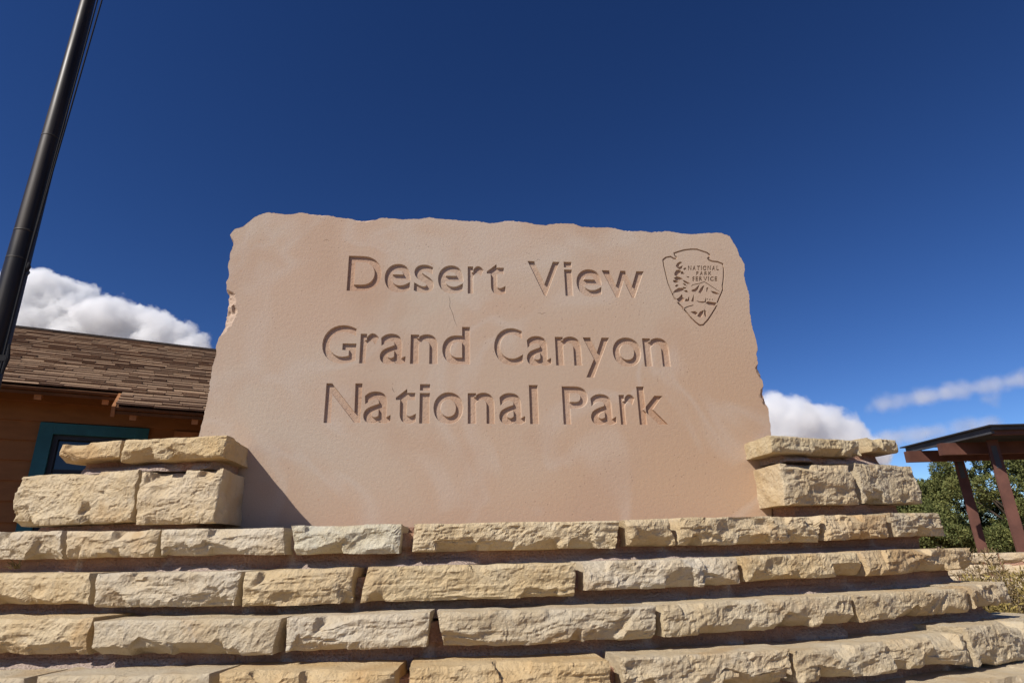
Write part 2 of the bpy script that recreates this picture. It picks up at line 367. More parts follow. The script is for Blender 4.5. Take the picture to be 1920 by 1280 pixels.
def arc_mortar(name, parent, th0, th1, R, prof, seed, m, amp=.004, res=.011, front=None):
    """prof: list of (inset behind R, z) from the top back to the bottom back; swept along the arc with grit"""
    n = max(8, int(R * (th1 - th0) / res)); ths = np.linspace(th0, th1, n)
    pr = []
    for (a, b) in zip(prof[:-1], prof[1:]):
        m_ = max(1, int(math.hypot(b[0] - a[0], b[1] - a[1]) / .012)) if a[0] < .3 and b[0] < .3 else 1
        pr += [(a[0] + (b[0] - a[0]) * q / m_, a[1] + (b[1] - a[1]) * q / m_) for q in range(m_)]
    pr.append(prof[-1]); pr = np.array(pr); mm = len(pr)
    T, Q = np.meshgrid(ths, np.arange(mm), indexing='ij'); ins = pr[Q.ravel(), 0].copy(); zz = pr[Q.ravel(), 1].copy(); th = T.ravel()
    q = np.stack([th * R, ins, zz], 1)
    near = ins < .25
    ins += near * (amp * 1.6 * fbm(q * 28, seed, 4) + amp * 2.2 * fbm(q * 8, seed + 3, 2)); zz = zz + near * amp * .8 * fbm(q * 30 + 5, seed + 8, 3)
    ins0 = ins
    if front is not None: ins, zz = front(th, ins, zz, q, near)
    crumb = np.clip((ins0 - ins - .004) / .010, 0, 1)
    v = np.stack([X0 + (R - ins) * np.sin(th), YC - (R - ins) * np.cos(th), zz], 1)
    a = (np.arange(n - 1)[:, None] * mm + np.arange(mm - 1)[None, :]).ravel()
    f = np.stack([a, a + 1, a + mm + 1, a + mm], 1).tolist()
    f += [[i * mm + mm - 1, i * mm, (i + 1) * mm, (i + 1) * mm + mm - 1] for i in range(n - 1)]
    f += [list(range(mm))[::-1], [(n - 1) * mm + i for i in range(mm)]]
    o = mesh_obj(name, v, f, M['mortar'], None); ca = o.data.attributes.new('crumb', 'FLOAT', 'POINT'); ca.data.foreach_set('value', crumb.astype(np.float32))
    if parent: to_parent(o, parent)
    return o
for k_ in range(1, 7):
    R = R1 + STEP * (k_ - 1); nz = zt.get(k_ + 1, zt[6] - .148) if k_ < 6 else -1.66
    a, b = ends[k_]
    if k_ == 1: arc_mortar('mortar_bed', wall, a + .05, b - .10, R, [(1.0, zt[1] - .003), (.292, zt[1] - .003), (.292, zt[1] - .033), (1.0, zt[1] - .033)], 290, M['mortar'], res=.05)
    def fillet(th, ins, zz, q, near, k_=k_, R=R, nz=nz):
        # ragged squeeze-out of mortar on the ledge and at the upright joints
        low = np.clip(1 - (zz - nz) / .032, 0, 1) * near
        ins = ins - low ** 1.5 * np.clip(.026 + .085 * fbm(q * np.array([6, 0, 0]) + 3, 50 + k_, 5), 0, .074)
        for j in joints[k_]:
            w = np.exp(-((th - j) * R / .022) ** 2) * near
            ins = ins - w * .018 * (.6 + .8 * fbm(q * 18, 70 + k_, 3))
        return ins, zz
    arc_mortar('mortar', wall, a + .004, b - .05 / R, R, [(.95, zt[k_] - .034), (.075, zt[k_] - .034), (.07, zb[k_] + .01), (.088, zb[k_] - .004), (.088, nz - .026), (.95, nz - .026)], 300 + k_, M['mortar'], front=fillet)

# ------------------------------------------------------------------ pillars that clasp the slab
def pillar(label, specs_big, specs_cap, Rb, Rc, side, seed):
    thm = ang(hit(specs_big[0][0], 930, Rb)); base = arc(thm, Rb - .1, zt[1])
    root = empty('stone_pillar', tuple(base)); tag(root, label, 'pillar', 'pillars clasping the carved slab')
    rr = np.random.RandomState(seed); info = {}
    for nm, specs, R in (('b', specs_big, Rb), ('c', specs_cap, Rc)):
        for i, (x0, x1, a, b, c, d, dep, tint, be) in enumerate(specs):
            pl, pr = hit(x0, (a + c) / 2, R), hit(x1, (b + d) / 2, R)
            top = (hit(x0, a, R)[2] + hit(x1, b, R)[2]) / 2; bot = (hit(x0, c, R)[2] + hit(x1, d, R)[2]) / 2
            th0, th1 = ang(pl), ang(pr); thc = (th0 + th1) / 2
            sl = [rr.uniform(-.1, .1), 0, rr.uniform(-.1, .1), 0]
            if be == 1: sl[3] = math.tan(thc); sl[2] = -.03
            if be == -1: sl[1] = math.tan(thc); sl[0] = .03
            o = put_stone(None, th0, th1, R, top, bot, seed + 10 * i + (5 if nm == 'c' else 0), tint, -.3 * math.atan2(hit(x1, b, R)[2] - hit(x0, a, R)[2], R * (th1 - th0)), depth=dep,
                          bulge=.018 if nm == 'b' else .013, chips=6, scoop=1.0 if nm == 'b' else .9, slant=sl, big_end=be)
            to_parent(o, root)
            q = info.setdefault(nm, [th0, th1, top, bot]); q[0] = min(q[0], th0); q[1] = max(q[1], th1); q[2] = max(q[2], top); q[3] = min(q[3], bot)
    B, Cc = info['b'], info['c']
    tb = (B[0] + (.06 if side < 0 else .14) / Rb, B[1] - (.13 if side < 0 else .09) / Rb)
    def crumbs(th, ins, zz, q, near):
        low = np.clip(1 - (zz - B[2]) / .035, 0, 1) * near
        return ins - low * np.clip(.030 + .06 * fbm(q * np.array([7, 0, 0]), seed, 4), 0, .075), zz
    arc_mortar('mortar', root, *tb, Rb, [(.27, zt[1] + .002), (.27, B[3] + .012), (.06, B[3] + .012), (.07, zt[1] + .002)][::-1][::-1] if False else [(.27, B[3] + .012), (.075, B[3] + .012), (.06, zt[1] + .002), (.27, zt[1] + .002)], seed + 1, M['mortar'])
    tc = (max(B[0], Cc[0]) + (.035 if side < 0 else .11) / Rb, min(B[1], Cc[1]) - (.10 if side < 0 else .05) / Rb)
    arc_mortar('mortar', root, tc[0], tc[1], Rb, [(.26, Cc[2] - .015), (.085, Cc[2] - .015), (.08, Cc[3] + .004), (.075, B[2] - .006), (.26, B[2] - .006)], seed + 2, M['mortar'], amp=.007, front=crumbs)
    arc_mortar('mortar', root, tb[0], tb[1], Rb, [(.26, B[2] - .014), (.075, B[2] - .014), (.075, B[3] + .02), (.26, B[3] + .02)], seed + 3, M['mortar'])
    return root
pillar('buff stone pillar on the wall with its shaded end casting a slanting shadow on the slab',
       [(34, 257, 890, 885, 983, 980, .50, (1.0, .98, .93), None), (264, 416, 883, 881, 984, 978, .285, (1.02, 1.0, .97), 1)],
       [(115, 230, 833, 826, 861, 860, .40, (1.0, .90, .74), None), (234, 426, 825, 818, 864, 858, .325, (1.0, .92, .76), 1)], R1 - .09, R1 - .075, -1, 2100)
pillar('buff stone pillar on the wall with its sunlit end turned to the slab beside the emblem',
       [(1462, 1598, 873, 871, 947, 945, .235, (.94, .90, .82), -1), (1609, 1712, 871, 873, 944, 942, .235, (.86, .86, .84), None)],
       [(1441, 1609, 821, 823, 853, 850, .235, (.94, .93, .84), -1), (1630, 1678, 821, 825, 848, 847, .22, (.93, .91, .82), None)], R1 - .09, R1 - .085, 1, 2317)

# ------------------------------------------------------------------ the carved slab
OUT = [(338, 1000), (352, 930), (362, 870), (372, 815), (378, 790), (385, 760), (390, 735), (393, 712), (396, 690), (404, 665), (403, 648), (409, 630), (417, 611), (421, 586), (425, 560), (427, 550), (423, 543), (422, 528), (428, 514), (426, 500), (430, 485), (431, 472), (436, 460), (436, 450), (430, 440), (436, 432), (443, 427), (455, 424), (468, 413), (477, 406), (485, 402), (503, 397), (520, 399), (537, 401), (553, 399), (565, 397), (580, 399), (600, 399), (612, 402), (635, 406), (660, 409), (678, 411), (700, 409), (715, 406), (735, 408), (760, 409), (785, 409), (805, 405), (820, 408), (845, 410), (870, 412), (900, 413), (920, 417), (940, 414), (960, 411), (980, 414), (1000, 419), (1020, 421), (1045, 418), (1075, 418), (1090, 424), (1110, 425), (1140, 425), (1160, 429), (1190, 431), (1220, 434), (1250, 432), (1280, 437), (1305, 438), (1320, 436), (1352, 435), (1370, 441), (1375, 450), (1385, 467), (1388, 478), (1397, 495), (1398, 505), (1396, 515), (1399, 530), (1406, 552), (1407, 575), (1408, 590), (1412, 615), (1418, 632), (1422, 648), (1423, 655), (1420, 665), (1424, 685), (1430, 700), (1433, 720), (1434, 735), (1441, 758), (1444, 780), (1447, 800), (1448, 822), (1450, 880), (1453, 1000)]
def P2(px, py): q = on_y(px, py); return np.array((q[0], q[2]))
DEP = .0132; THICK = .26
op = np.array([P2(*q) for q in OUT]); op[0, 1] = op[-1, 1] = zt[1] + .001
dense = []                                                   # jagged hand-broken outline
rg = np.random.RandomState(5)
for a, b in zip(op[:-1], op[1:]):
    m_ = max(1, int(np.linalg.norm(b - a) / .009)); nn = np.array((-(b - a)[1], (b - a)[0])); nn = nn / np.linalg.norm(nn)
    for q in range(m_):
        dense.append(a + (b - a) * q / m_ + nn * rg.normal(0, .0013) * (q > 0))
dense.append(op[-1]); dense = np.array(dense)
tang = np.gradient(dense, axis=0); ks = np.ones(9) / 9
tang = np.stack([np.convolve(np.pad(tang[:, i], 4, 'edge'), ks, 'valid') for i in (0, 1)], 1); tang /= np.linalg.norm(tang, axis=1)[:, None]
inw = np.stack([tang[:, 1], -tang[:, 0]], 1)                 # outline runs clockwise: left edge up, top, right edge down
arcl = np.concatenate([[0], np.cumsum(np.linalg.norm(np.diff(dense, axis=0), axis=1))])
e3 = np.stack([arcl, arcl * 0, arcl * 0], 1)
inset = .0035 + .006 * np.clip(fbm(e3 * 9, 31, 4) + .1, 0, 1) + .016 * np.clip(fbm(e3 * 3.2, 77, 3) - .18, 0, 1)
def chip(px, py, half, depth):
    global inset
    c = P2(px, py); d = np.linalg.norm(dense - c, axis=1); w = np.clip(1 - (d / half) ** 2, 0, 1); inset = np.maximum(inset, depth * w ** .6 * (1 + .25 * fbm(e3 * 22, 5, 2)))
chip(424, 585, .125, .052); chip(1427, 697, .045, .030); chip(1436, 745, .055, .042); chip(594, 399, .055, .022); chip(690, 409, .085, .022); chip(1180, 430, .06, .012); chip(960, 411, .09, .014)
inset[[0, -1]] = .004
fl = dense + inw * inset[:, None]
sl_root = empty('sign_slab', (float(op[:, 0].mean()), .1, zt[1])); tag(sl_root, 'tall pink sandstone slab with three carved lines of lettering and an arrowhead emblem', 'sign')
# body: rings from the face edge over the broken arris to the back
nD = len(dense); rings = []
back = .014 + .40 * inset + .012 * np.abs(fbm(e3 * 5, 91, 3))
for j, (u, w) in enumerate([(0, 0), (.18, .22), (.4, .40), (.62, .6), (.82, .8), (1, 1)]):
    p = fl + (dense - fl) * (u ** .8); y = back * w ** 1.4
    if 0 < j < 5:
        g3 = np.stack([arcl * 40, np.full(nD, j * 1.3), arcl * 0], 1); y = y + .35 * inset * fbm(g3, 13, 3); 
    rings.append(np.stack([p[:, 0], np.maximum(y, .0), p[:, 1]], 1))
for yb, off in ((.10, .006), (.18, -.002), (THICK, .004)):
    g3 = np.stack([arcl * 12, np.full(nD, yb * 30), arcl * 0], 1); o_ = (off + .010 * fbm(g3, 19, 3))[:, None] * (-inw); o_[[0, -1]] = 0
    rings.append(np.stack([(dense + np.minimum(0, -1) * 0 + np.clip(o_, -.02, .003))[:, 0], np.full(nD, yb), (dense + np.clip(o_, -.02, .003))[:, 1]], 1))
V = np.concatenate(rings); F = []
for j in range(len(rings) - 1):
    a = j * nD + np.arange(nD - 1); F += np.stack([a, a + 1, a + nD + 1, a + nD], 1).tolist()
F.append([(len(rings) - 1) * nD + i for i in range(nD)])
body = mesh_obj('slab_body', V, F, M['panel']); to_parent(body, sl_root)
# lettering -------------------------------------------------------------
def glyph(ch, bold=.0):
    td = bpy.data.curves.new('glyph', 'FONT'); td.body = ch; td.size = 1.0
    to = bpy.data.objects.new('glyph', td); COL.objects.link(to)
    dg = bpy.context.evaluated_depsgraph_get(); cu = to.evaluated_get(dg).to_curve(dg)
    loops = []
    for sp in cu.splines:
        pts = []
        bp = sp.bezier_points; n = len(bp)
        for i in range(n):
            a, b = bp[i], bp[(i + 1) % n]; p0, p1, p2, p3 = (np.array(q[:2]) for q in (a.co, a.handle_right, b.handle_left, b.co))
            ch_ = p3 - p0; ln = np.linalg.norm(ch_)
            if ln < 1e-6: continue
            straight = abs(np.cross(ch_, p1 - p0)) < 1e-3 * ln and abs(np.cross(ch_, p2 - p0)) < 1e-3 * ln
            for t in ([0] if straight else np.arange(0, 1, 1 / 7)):
                pts.append((1 - t) ** 3 * p0 + 3 * (1 - t) ** 2 * t * p1 + 3 * (1 - t) * t * t * p2 + t ** 3 * p3)
        loops.append(np.array(pts))
    to.to_curve_clear(); bpy.data.objects.remove(to); bpy.data.curves.remove(td)
    area = lambda p: .5 * np.sum(p[:, 0] * np.roll(p[:, 1], -1) - np.roll(p[:, 0], -1) * p[:, 1])
    sg = np.sign(area(max(loops, key=lambda p: abs(area(p)))))
    out = []
    for p in loops:
        keep = np.linalg.norm(p - np.roll(p, 1, axis=0), axis=1) > 1e-5; p = p[keep]
        if bold:
            e1 = p - np.roll(p, 1, axis=0); e2 = np.roll(p, -1, axis=0) - p
            n1 = np.stack([e1[:, 1], -e1[:, 0]], 1) / np.linalg.norm(e1, axis=1)[:, None]; n2 = np.stack([e2[:, 1], -e2[:, 0]], 1) / np.linalg.norm(e2, axis=1)[:, None]
            mm = n1 + n2; mm /= np.maximum(.6, np.sum(mm * n1, axis=1))[:, None]
            p = p + sg * bold * mm
        out.append(p)
    return out
holes = []; floors = []
CAPH = max(q[:, 1].max() for q in glyph('N')); XH = max(q[:, 1].max() for q in glyph('x'))
ASC = max(q[:, 1].max() for q in glyph('l'))
def tall_lower(ch, g):                                        # the sign's lower case is tall: lift the x-height, square off the dots
    if not ch.islower(): return g
    out = []; nx = XH * 1.17
    for p in g:
        if ch == 'i' and p[:, 1].min() > XH:
            a, b = p[:, 0].min(), p[:, 0].max(); w = (b - a) * .06; p = np.array(((a + w, CAPH * .86), (a + w, CAPH * 1.04), (b - w, CAPH * 1.04), (b - w, CAPH * .86)))
        else:
            y = p[:, 1]; p = np.stack([p[:, 0], np.where(y <= XH, np.where(y > 0, y * 1.17, y), nx + (y - XH) * (ASC * 1.03 - nx) / (ASC - XH) if ASC > XH else y)], 1)
            if ch in 'esranwyo': p[:, 1] = np.where(y > 0, y * 1.17, y)
        out.append(p)
    return out
def carve_line(text, base0, base1, caph, xs, bold=.021):
    X_ = [P2(q[0], 600)[0] for q in xs]
    (bx0, bz0), (bx1, bz1) = P2(*base0), P2(*base1)
    k = caph / CAPH
    for ch, (pa, pb) in zip(text, xs):
        mid_y = base0[1] - 20
        xa, xb = P2(pa, base0[1] - 12)[0], P2(pb, base0[1] - 12)[0]
        g = tall_lower(ch, glyph(ch, bold)); allp = np.concatenate(g); gx0, gx1 = allp[:, 0].min(), allp[:, 0].max()
        zb_ = bz0 + (bz1 - bz0) * ((xa + xb) / 2 - bx0) / (bx1 - bx0)
        L = [np.stack([xa + (p[:, 0] - gx0) / (gx1 - gx0) * (xb - xa), zb_ + p[:, 1] * k], 1) for p in g]
        holes.extend(L); floors.append(L)
carve_line('DesertView', (652, 543), (1205, 556), .186, [(650.6, 715), (720.7, 770), (776, 814), (821, 869.5), (877, 907.5), (913, 948), (990.6, 1051.5), (1059, 1074), (1081, 1128.7), (1130, 1209.7)])
carve_line('GrandCanyon', (612, 678), (1252, 685), .183, [(602.5, 667), (674, 709), (712, 761), (769, 821), (829, 881.6), (926.7, 981), (987.6, 1034), (1042, 1091), (1094.5, 1145), (1149.5, 1203), (1207, 1256)])
carve_line('NationalPark', (610, 790), (1250, 794), .181, [(607.5, 676.4), (681, 733), (741, 780), (786, 805.6), (812.4, 869), (877, 928), (936, 985.5), (993.5, 1010.5), (1056, 1105), (1108, 1156), (1163, 1193.4), (1198, 1250.4)])
def EZ(pts): return np.array([P2(1180 + x / 6.4, 440 + y / 6.4) for x, y in pts])     # emblem drawing to slab coordinates
AH = [(540, 220), (600, 200), (660, 183), (740, 174), (810, 175), (870, 195), (930, 214), (962, 238), (962, 266), (942, 284), (955, 302), (995, 318), (1060, 325), (1120, 350), (1132, 400), (1132, 500), (1125, 575), (1117, 610), (1124, 650), (1105, 700), (1085, 745), (1060, 805), (1040, 870), (1000, 935), (950, 1012), (890, 1078), (845, 1085), (790, 1045), (730, 985), (660, 895), (600, 832), (540, 755), (500, 662), (470, 590), (450, 520), (430, 430), (415, 370), (405, 300), (440, 272), (495, 262), (530, 284), (560, 288), (566, 272), (545, 246)]
ah = EZ(AH)
def offs(p, d):
    e1 = p - np.roll(p, 1, axis=0); e2 = np.roll(p, -1, axis=0) - p
    n1 = np.stack([e1[:, 1], -e1[:, 0]], 1) / np.linalg.norm(e1, axis=1)[:, None]; n2 = np.stack([e2[:, 1], -e2[:, 0]], 1) / np.linalg.norm(e2, axis=1)[:, None]
    m = n1 + n2; m /= np.maximum(.7, np.sum(m * n1, axis=1))[:, None]; return p + d * m
emblem = [offs(ah, -.0046), offs(ah, .0046)]
def stroke(pts, w):                                           # thin groove with tapered ends
    p = np.array(pts, float); t = np.gradient(p, axis=0); t /= np.linalg.norm(t, axis=1)[:, None]; n = np.stack([-t[:, 1], t[:, 0]], 1)
    ww = np.full(len(p), w); ww[[0, -1]] = w * .3
    return np.concatenate([p + n * ww[:, None], (p - n * ww[:, None])[::-1]])
blobs = [[(565, 372), (578, 345), (605, 330), (626, 336), (606, 352), (600, 372), (580, 384)], [(582, 394), (612, 384), (634, 374), (630, 398), (606, 412)], [(648, 412), (668, 394), (684, 404), (662, 424)],
         [(548, 462), (566, 432), (590, 428), (612, 438), (596, 470), (572, 488), (552, 482)], [(618, 446), (640, 440), (664, 474), (644, 470), (622, 470)], [(545, 522), (572, 506), (600, 512), (630, 530), (604, 536), (584, 552), (566, 540)], [(530, 548), (558, 546), (584, 560), (556, 574), (536, 568)], [(684, 498), (720, 504), (704, 516)],
         [(640, 544), (668, 552), (722, 580), (700, 588), (664, 572)], [(642, 580), (672, 590), (694, 616), (660, 604)], [(548, 614), (570, 596), (590, 606), (566, 626)], [(644, 626), (686, 634), (664, 648), (646, 642)],
         [(528, 696), (552, 664), (592, 640), (640, 642), (650, 660), (606, 682), (566, 690)], [(656, 672), (690, 664), (708, 690), (676, 688)],
         [(748, 664), (790, 646), (822, 616), (838, 604), (826, 650), (796, 680), (764, 680)], [(832, 690), (852, 650), (878, 620), (896, 612), (886, 660), (860, 696)], [(926, 640), (946, 632), (944, 660), (936, 692), (926, 676)], [(982, 676), (1020, 682), (1080, 706), (1040, 712), (1004, 700)],
         [(554, 778), (590, 760), (612, 738), (630, 718), (642, 748), (658, 768), (652, 796), (606, 808), (574, 800)], [(668, 792), (684, 764), (698, 778), (714, 738), (722, 786), (694, 798)], [(744, 796), (758, 760), (772, 718), (778, 792), (764, 800)],
         [(806, 788), (850, 800), (900, 800), (912, 750), (920, 806), (880, 816), (838, 808)], [(924, 822), (946, 802), (1056, 818), (1044, 846), (984, 852)], [(926, 776), (940, 764), (944, 784)], [(958, 780), (972, 766), (976, 786)], [(988, 778), (1002, 768), (1004, 786)],
         [(738, 926), (788, 918), (816, 936), (804, 962), (764, 942)], [(820, 972), (848, 926), (892, 908), (884, 958), (858, 992)], [(900, 894), (922, 924), (932, 986), (908, 976), (898, 950)], [(640, 884), (700, 858), (760, 842), (764, 850), (704, 868), (648, 894)]]
def grow(q, k=1.14): q = np.array(q, float); c = q.mean(axis=0); return c + (q - c) * k
emblem += [EZ(grow(q, 1.32 if i in (0, 1, 3, 5, 6) else 1.14)) for i, q in enumerate(blobs)]
emblem.append(stroke(EZ([(738, 622), (765, 600), (800, 593), (850, 583), (900, 564), (935, 586), (975, 612), (1030, 648), (1092, 690)]), .0022))
def small_text(text, x0, x1, y0, y1):
    gs = []; pen = 0
    for ch in text:
        g = glyph(ch, .048); allp = np.concatenate(g); w = allp[:, 0].max() - allp[:, 0].min()
        gs += [p - np.array((allp[:, 0].min() - pen, 0)) for p in g]; pen += w + .16
    pen -= .16; H_ = max(q[:, 1].max() for q in gs)
    for p in gs:
        emblem.append(EZ(np.stack([x0 + p[:, 0] / pen * (x1 - x0), y1 - p[:, 1] / H_ * (y1 - y0)], 1)))
small_text('NATIONAL', 706, 1076, 372, 424); small_text('PARK', 804, 988, 440, 484); small_text('SERVICE', 756, 1056, 502, 552)
crack = stroke([P2(*q) for q in ((841, 553), (844, 565), (843, 574), (849, 588), (852, 600), (857, 612))], .0009)
scratch = [stroke([P2(*q) for q in pts], .0011) for pts in (((1004, 490), (1009, 486), (1015, 489)), ((1008, 586), (1016, 588), (1024, 586)), ((735, 725), (737, 731), (740, 736)), ((606, 452), (612, 449), (618, 452)))]
from mathutils.geometry import delaunay_2d_cdt
def fill_curve(loops, depth, slopes=None):
    """triangulate the area inside an odd number of loops; with depth, close it with side walls and a back"""
    pts = np.concatenate(loops); edges = []; o = 0
    for p in loops:
        n = len(p); edges += [(o + i, o + (i + 1) % n) for i in range(n)]; o += n
    vv, ee, ff, ov, oe, of = delaunay_2d_cdt([Vector(q) for q in pts], edges, [], 0, 1e-6)
    v = np.array([tuple(q) for q in vv]); f = np.array([tuple(q) for q in ff])
    c = v[f].mean(axis=1); odd = np.zeros(len(c), int)
    for p in loops:
        lo, hi = p.min(axis=0), p.max(axis=0); m = np.where(np.all((c >= lo) & (c <= hi), axis=1))[0]
        if not len(m): continue
        a, b = p, np.roll(p, -1, axis=0); x, y = c[m, 0][:, None], c[m, 1][:, None]
        cr = (a[:, 1] > y) != (b[:, 1] > y); xi = a[:, 0] + (y - a[:, 1]) / np.where(b[:, 1] == a[:, 1], 1e-12, b[:, 1] - a[:, 1]) * (b[:, 0] - a[:, 0])
        odd[m] += np.sum(cr & (x < xi), axis=1)
    f = f[odd % 2 == 1]
    me = bpy.data.meshes.new('fill')
    if not depth:
        me.from_pydata([(q[0], q[1], 0) for q in v], [], f.tolist())
    else:
        n = len(v); F = f.tolist()
        cnt = {}
        for t in F:
            for i in range(3): cnt[(t[i], t[(i + 1) % 3])] = 1
        nv = np.zeros((n, 2))
        for (i, j) in list(cnt):
            if (j, i) not in cnt:
                F.append([j, i, i + n, j + n]); d = v[j] - v[i]; d = d / max(1e-9, np.linalg.norm(d)); nv[i] += (d[1], -d[0]); nv[j] += (d[1], -d[0])
        nv /= np.maximum(1e-9, np.linalg.norm(nv, axis=1))[:, None]
        sl_ = np.zeros(n); src = np.concatenate([np.full(len(p), q) for p, q in zip(loops, slopes)])
        for i, q in enumerate(ov):
            if q: sl_[i] = src[q[0]]
        bk = v + nv * sl_[:, None]
        V = [(q[0], q[1], depth / 2) for q in v] + [(q[0], q[1], -depth / 2) for q in bk]
        me.from_pydata(V, [], F)
    me.update(); return me
def mesh_to_slab(me, y):
    n = len(me.vertices); co = np.empty(n * 3); me.vertices.foreach_get('co', co); co = co.reshape(-1, 3)
    w = np.stack([co[:, 0], y - co[:, 2], co[:, 1]], 1); me.vertices.foreach_set('co', w.ravel()); me.update(); me.materials.clear()
face_loops = [fl] + holes + emblem + [crack] + scratch
fm = fill_curve(face_loops, DEP, [0.] + [.0040] * len(holes) + [.0012] * len(emblem) + [0.] * (1 + len(scratch))); mesh_to_slab(fm, DEP / 2 + .0002)
fm.polygons.foreach_set('use_smooth', [False] * len(fm.polygons)); fm.materials.append(M['panel'])
fo = bpy.data.objects.new('slab_face', fm); COL.objects.link(fo); to_parent(fo, sl_root)
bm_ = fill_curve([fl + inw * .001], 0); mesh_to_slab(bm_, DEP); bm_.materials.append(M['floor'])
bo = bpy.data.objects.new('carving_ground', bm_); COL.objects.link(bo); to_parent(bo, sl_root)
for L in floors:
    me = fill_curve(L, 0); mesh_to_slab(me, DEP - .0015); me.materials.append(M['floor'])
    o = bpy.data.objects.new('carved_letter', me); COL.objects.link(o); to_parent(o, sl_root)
me = fill_curve([offs(ah, -.0065)], 0); mesh_to_slab(me, .0105); me.materials.append(M['floor'])
o = bpy.data.objects.new('arrowhead_emblem', me); COL.objects.link(o); to_parent(o, sl_root)

# ------------------------------------------------------------------ house behind on the left
HD = nrm((.927, .375, 0)); HN = np.array([HD[1], -HD[0], 0.]); HZ = np.array((0, 0, 1.))
HP = at(100, 868, 6.0); HP[2] = 0
def hp(u, off, z): return HP + HD * u + HN * off + HZ * z
house = empty('house', tuple(hp(0.5, -2, -1.65))); tag(house, 'brown board-sided house with teal window trim and brown shingle roof', 'house')
def hbox(name, m, u0, u1, o0, o1, z0, z1, parent=house):
    b = MB().frame_box(hp(u0, o0, z0), HD * (u1 - u0), HN * (o1 - o0), HZ * (z1 - z0)).build(name, m); 
    if parent is house: to_parent(b, house)
    else: b.parent = parent
    return b
U0, U1 = -3.2, 3.4
WU0, WU1, WZ0, WZ1 = -.17, .765, -.30, 1.21
hbox('wall_core', M['siding'], U0, WU0 + .06, -4.2, -.03, -1.66, 1.72); hbox('wall_core', M['siding'], WU1 - .06, U1, -4.2, -.03, -1.66, 1.72)
hbox('wall_core', M['siding'], WU0 + .06, WU1 - .06, -4.2, -.03, WZ1 - .06, 1.72); hbox('wall_core', M['siding'], WU0 + .06, WU1 - .06, -4.2, -.03, -1.66, WZ0 + .06)
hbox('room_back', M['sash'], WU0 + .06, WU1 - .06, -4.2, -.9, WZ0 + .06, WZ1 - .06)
z = -1.65; rgh = random.Random(3)
while z < 1.6:                                               # lapped boards, split by the window
    z1 = z + .192
    spans = [(U0, WU0 - .001), (WU1 + .001, U1)] if z1 > WZ0 and z < WZ1 else [(U0, U1)]
    for a, b in spans:
        w = MB(); o_ = [hp(a, -.034, z - .010), hp(a, .020, z - .010), hp(a, -.006, z1), hp(a, -.034, z1)]; p_ = [q + HD * (b - a) for q in o_]
        w.add(o_ + p_, [(0, 1, 2, 3), (7, 6, 5, 4), (1, 5, 6, 2), (0, 4, 5, 1), (3, 2, 6, 7), (0, 3, 7, 4)])
        to_parent(w.build('siding_board', M['siding']), house)
    z = z1
win = hbox('window', M['glass'], WU0 + .13, WU1 - .13, -.075, -.068, WZ0 + .13, WZ1 - .12)
for a in ((WU0, WU0 + .12, WZ0, WZ1), (WU1 - .12, WU1, WZ0, WZ1), (WU0 + .1205, WU1 - .1205, WZ1 - .11, WZ1 - .001), (WU0 + .1205, WU1 - .1205, WZ0, WZ0 + .12)):
    hbox('trim_board', M['teal'], a[0], a[1], -.06, .035, a[2], a[3], win)
for a in ((WU0 + .121, WU0 + .165, WZ0 + .12, WZ1 - .111), (WU1 - .165, WU1 - .121, WZ0 + .12, WZ1 - .111), (WU0 + .1655, WU1 - .1655, WZ1 - .155, WZ1 - .1115), (WU0 + .1655, WU1 - .1655, WZ0 + .121, WZ0 + .165)):
    hbox('sash', M['sash'], a[0], a[1], -.085, -.012, a[2], a[3], win)
hbox('muntin', M['sash'], WU0 + .166, WU1 - .166, -.067, -.04, .735, .765, win); hbox('muntin', M['sash'], .28, .31, -.0665, -.042, .766, WZ1 - .156, win)
hbox('board_panel', M['timber'], 1.0, 2.2, -.02, .03, 1.06, 1.20)
# roof: slope through eave (off .50, z 1.45) and ridge (off -2.0, z 2.75)
SLP = math.atan2(1.30, 2.5); RD = (-HN * math.cos(SLP) + HZ * math.sin(SLP)); RNm = HN * math.sin(SLP) + HZ * math.cos(SLP)
EAVE = hp(0, .50, 1.45); LEN = 2.5 / math.cos(SLP); EXT = .47; UX = .50
roof = MB()
roof.frame_box(EAVE + HD * U0 - RNm * .028, HD * (U1 - U0), RD * LEN, RNm * .022)
roof.frame_box(EAVE + HD * UX - RD * EXT - RNm * .0285, HD * (U1 - UX), RD * (EXT - .001), RNm * .022)
ridge = EAVE + RD * LEN; RB = HN * -math.cos(SLP) - HZ * math.sin(SLP); RBn = -HN * math.sin(SLP) + HZ * math.cos(SLP)
roof.frame_box(ridge + HD * U0 - RBn * .045, HD * (U1 - U0), RB * LEN, RBn * .035)
ro = roof.build('roof', M['soffit']); to_parent(ro, house)
sh_specs = []; EXPO = .098; row = 0; s_ = -EXT
while s_ < LEN - .03:
    ua = UX if s_ < -.02 else U0
    u = ua - rgh.uniform(0, .15)
    if ua == UX: u = UX
    while u < U1:
        w = rgh.choice((.12, .16, .20, .26, .34)) * rgh.uniform(.85, 1.15); sh_specs.append((u, min(w, U1 - u), s_ + rgh.uniform(-.012, .012), rgh.choice((.006, .009, .014, .020)))); u += w + .004
    s_ += EXPO; row += 1
def shingle_geo(u, w, s, th):
    o = EAVE + HD * u + RD * s + RNm * .004; up = RD * (EXPO * 1.32); lift = RNm * .014
    a = [o + lift, o + HD * w + lift, o + HD * w + up, o + up]; b = [q + RNm * th for q in a[:2]] + [q + RNm * .006 for q in a[2:]]
    return a + b, [(3, 2, 1, 0), (4, 5, 6, 7), (0, 1, 5, 4), (1, 2, 6, 5), (2, 3, 7, 6), (3, 0, 4, 7)]
def seen(sp):
    u, s = sp[0], sp[2]; return -1.25 < u < 1.35 and s < LEN
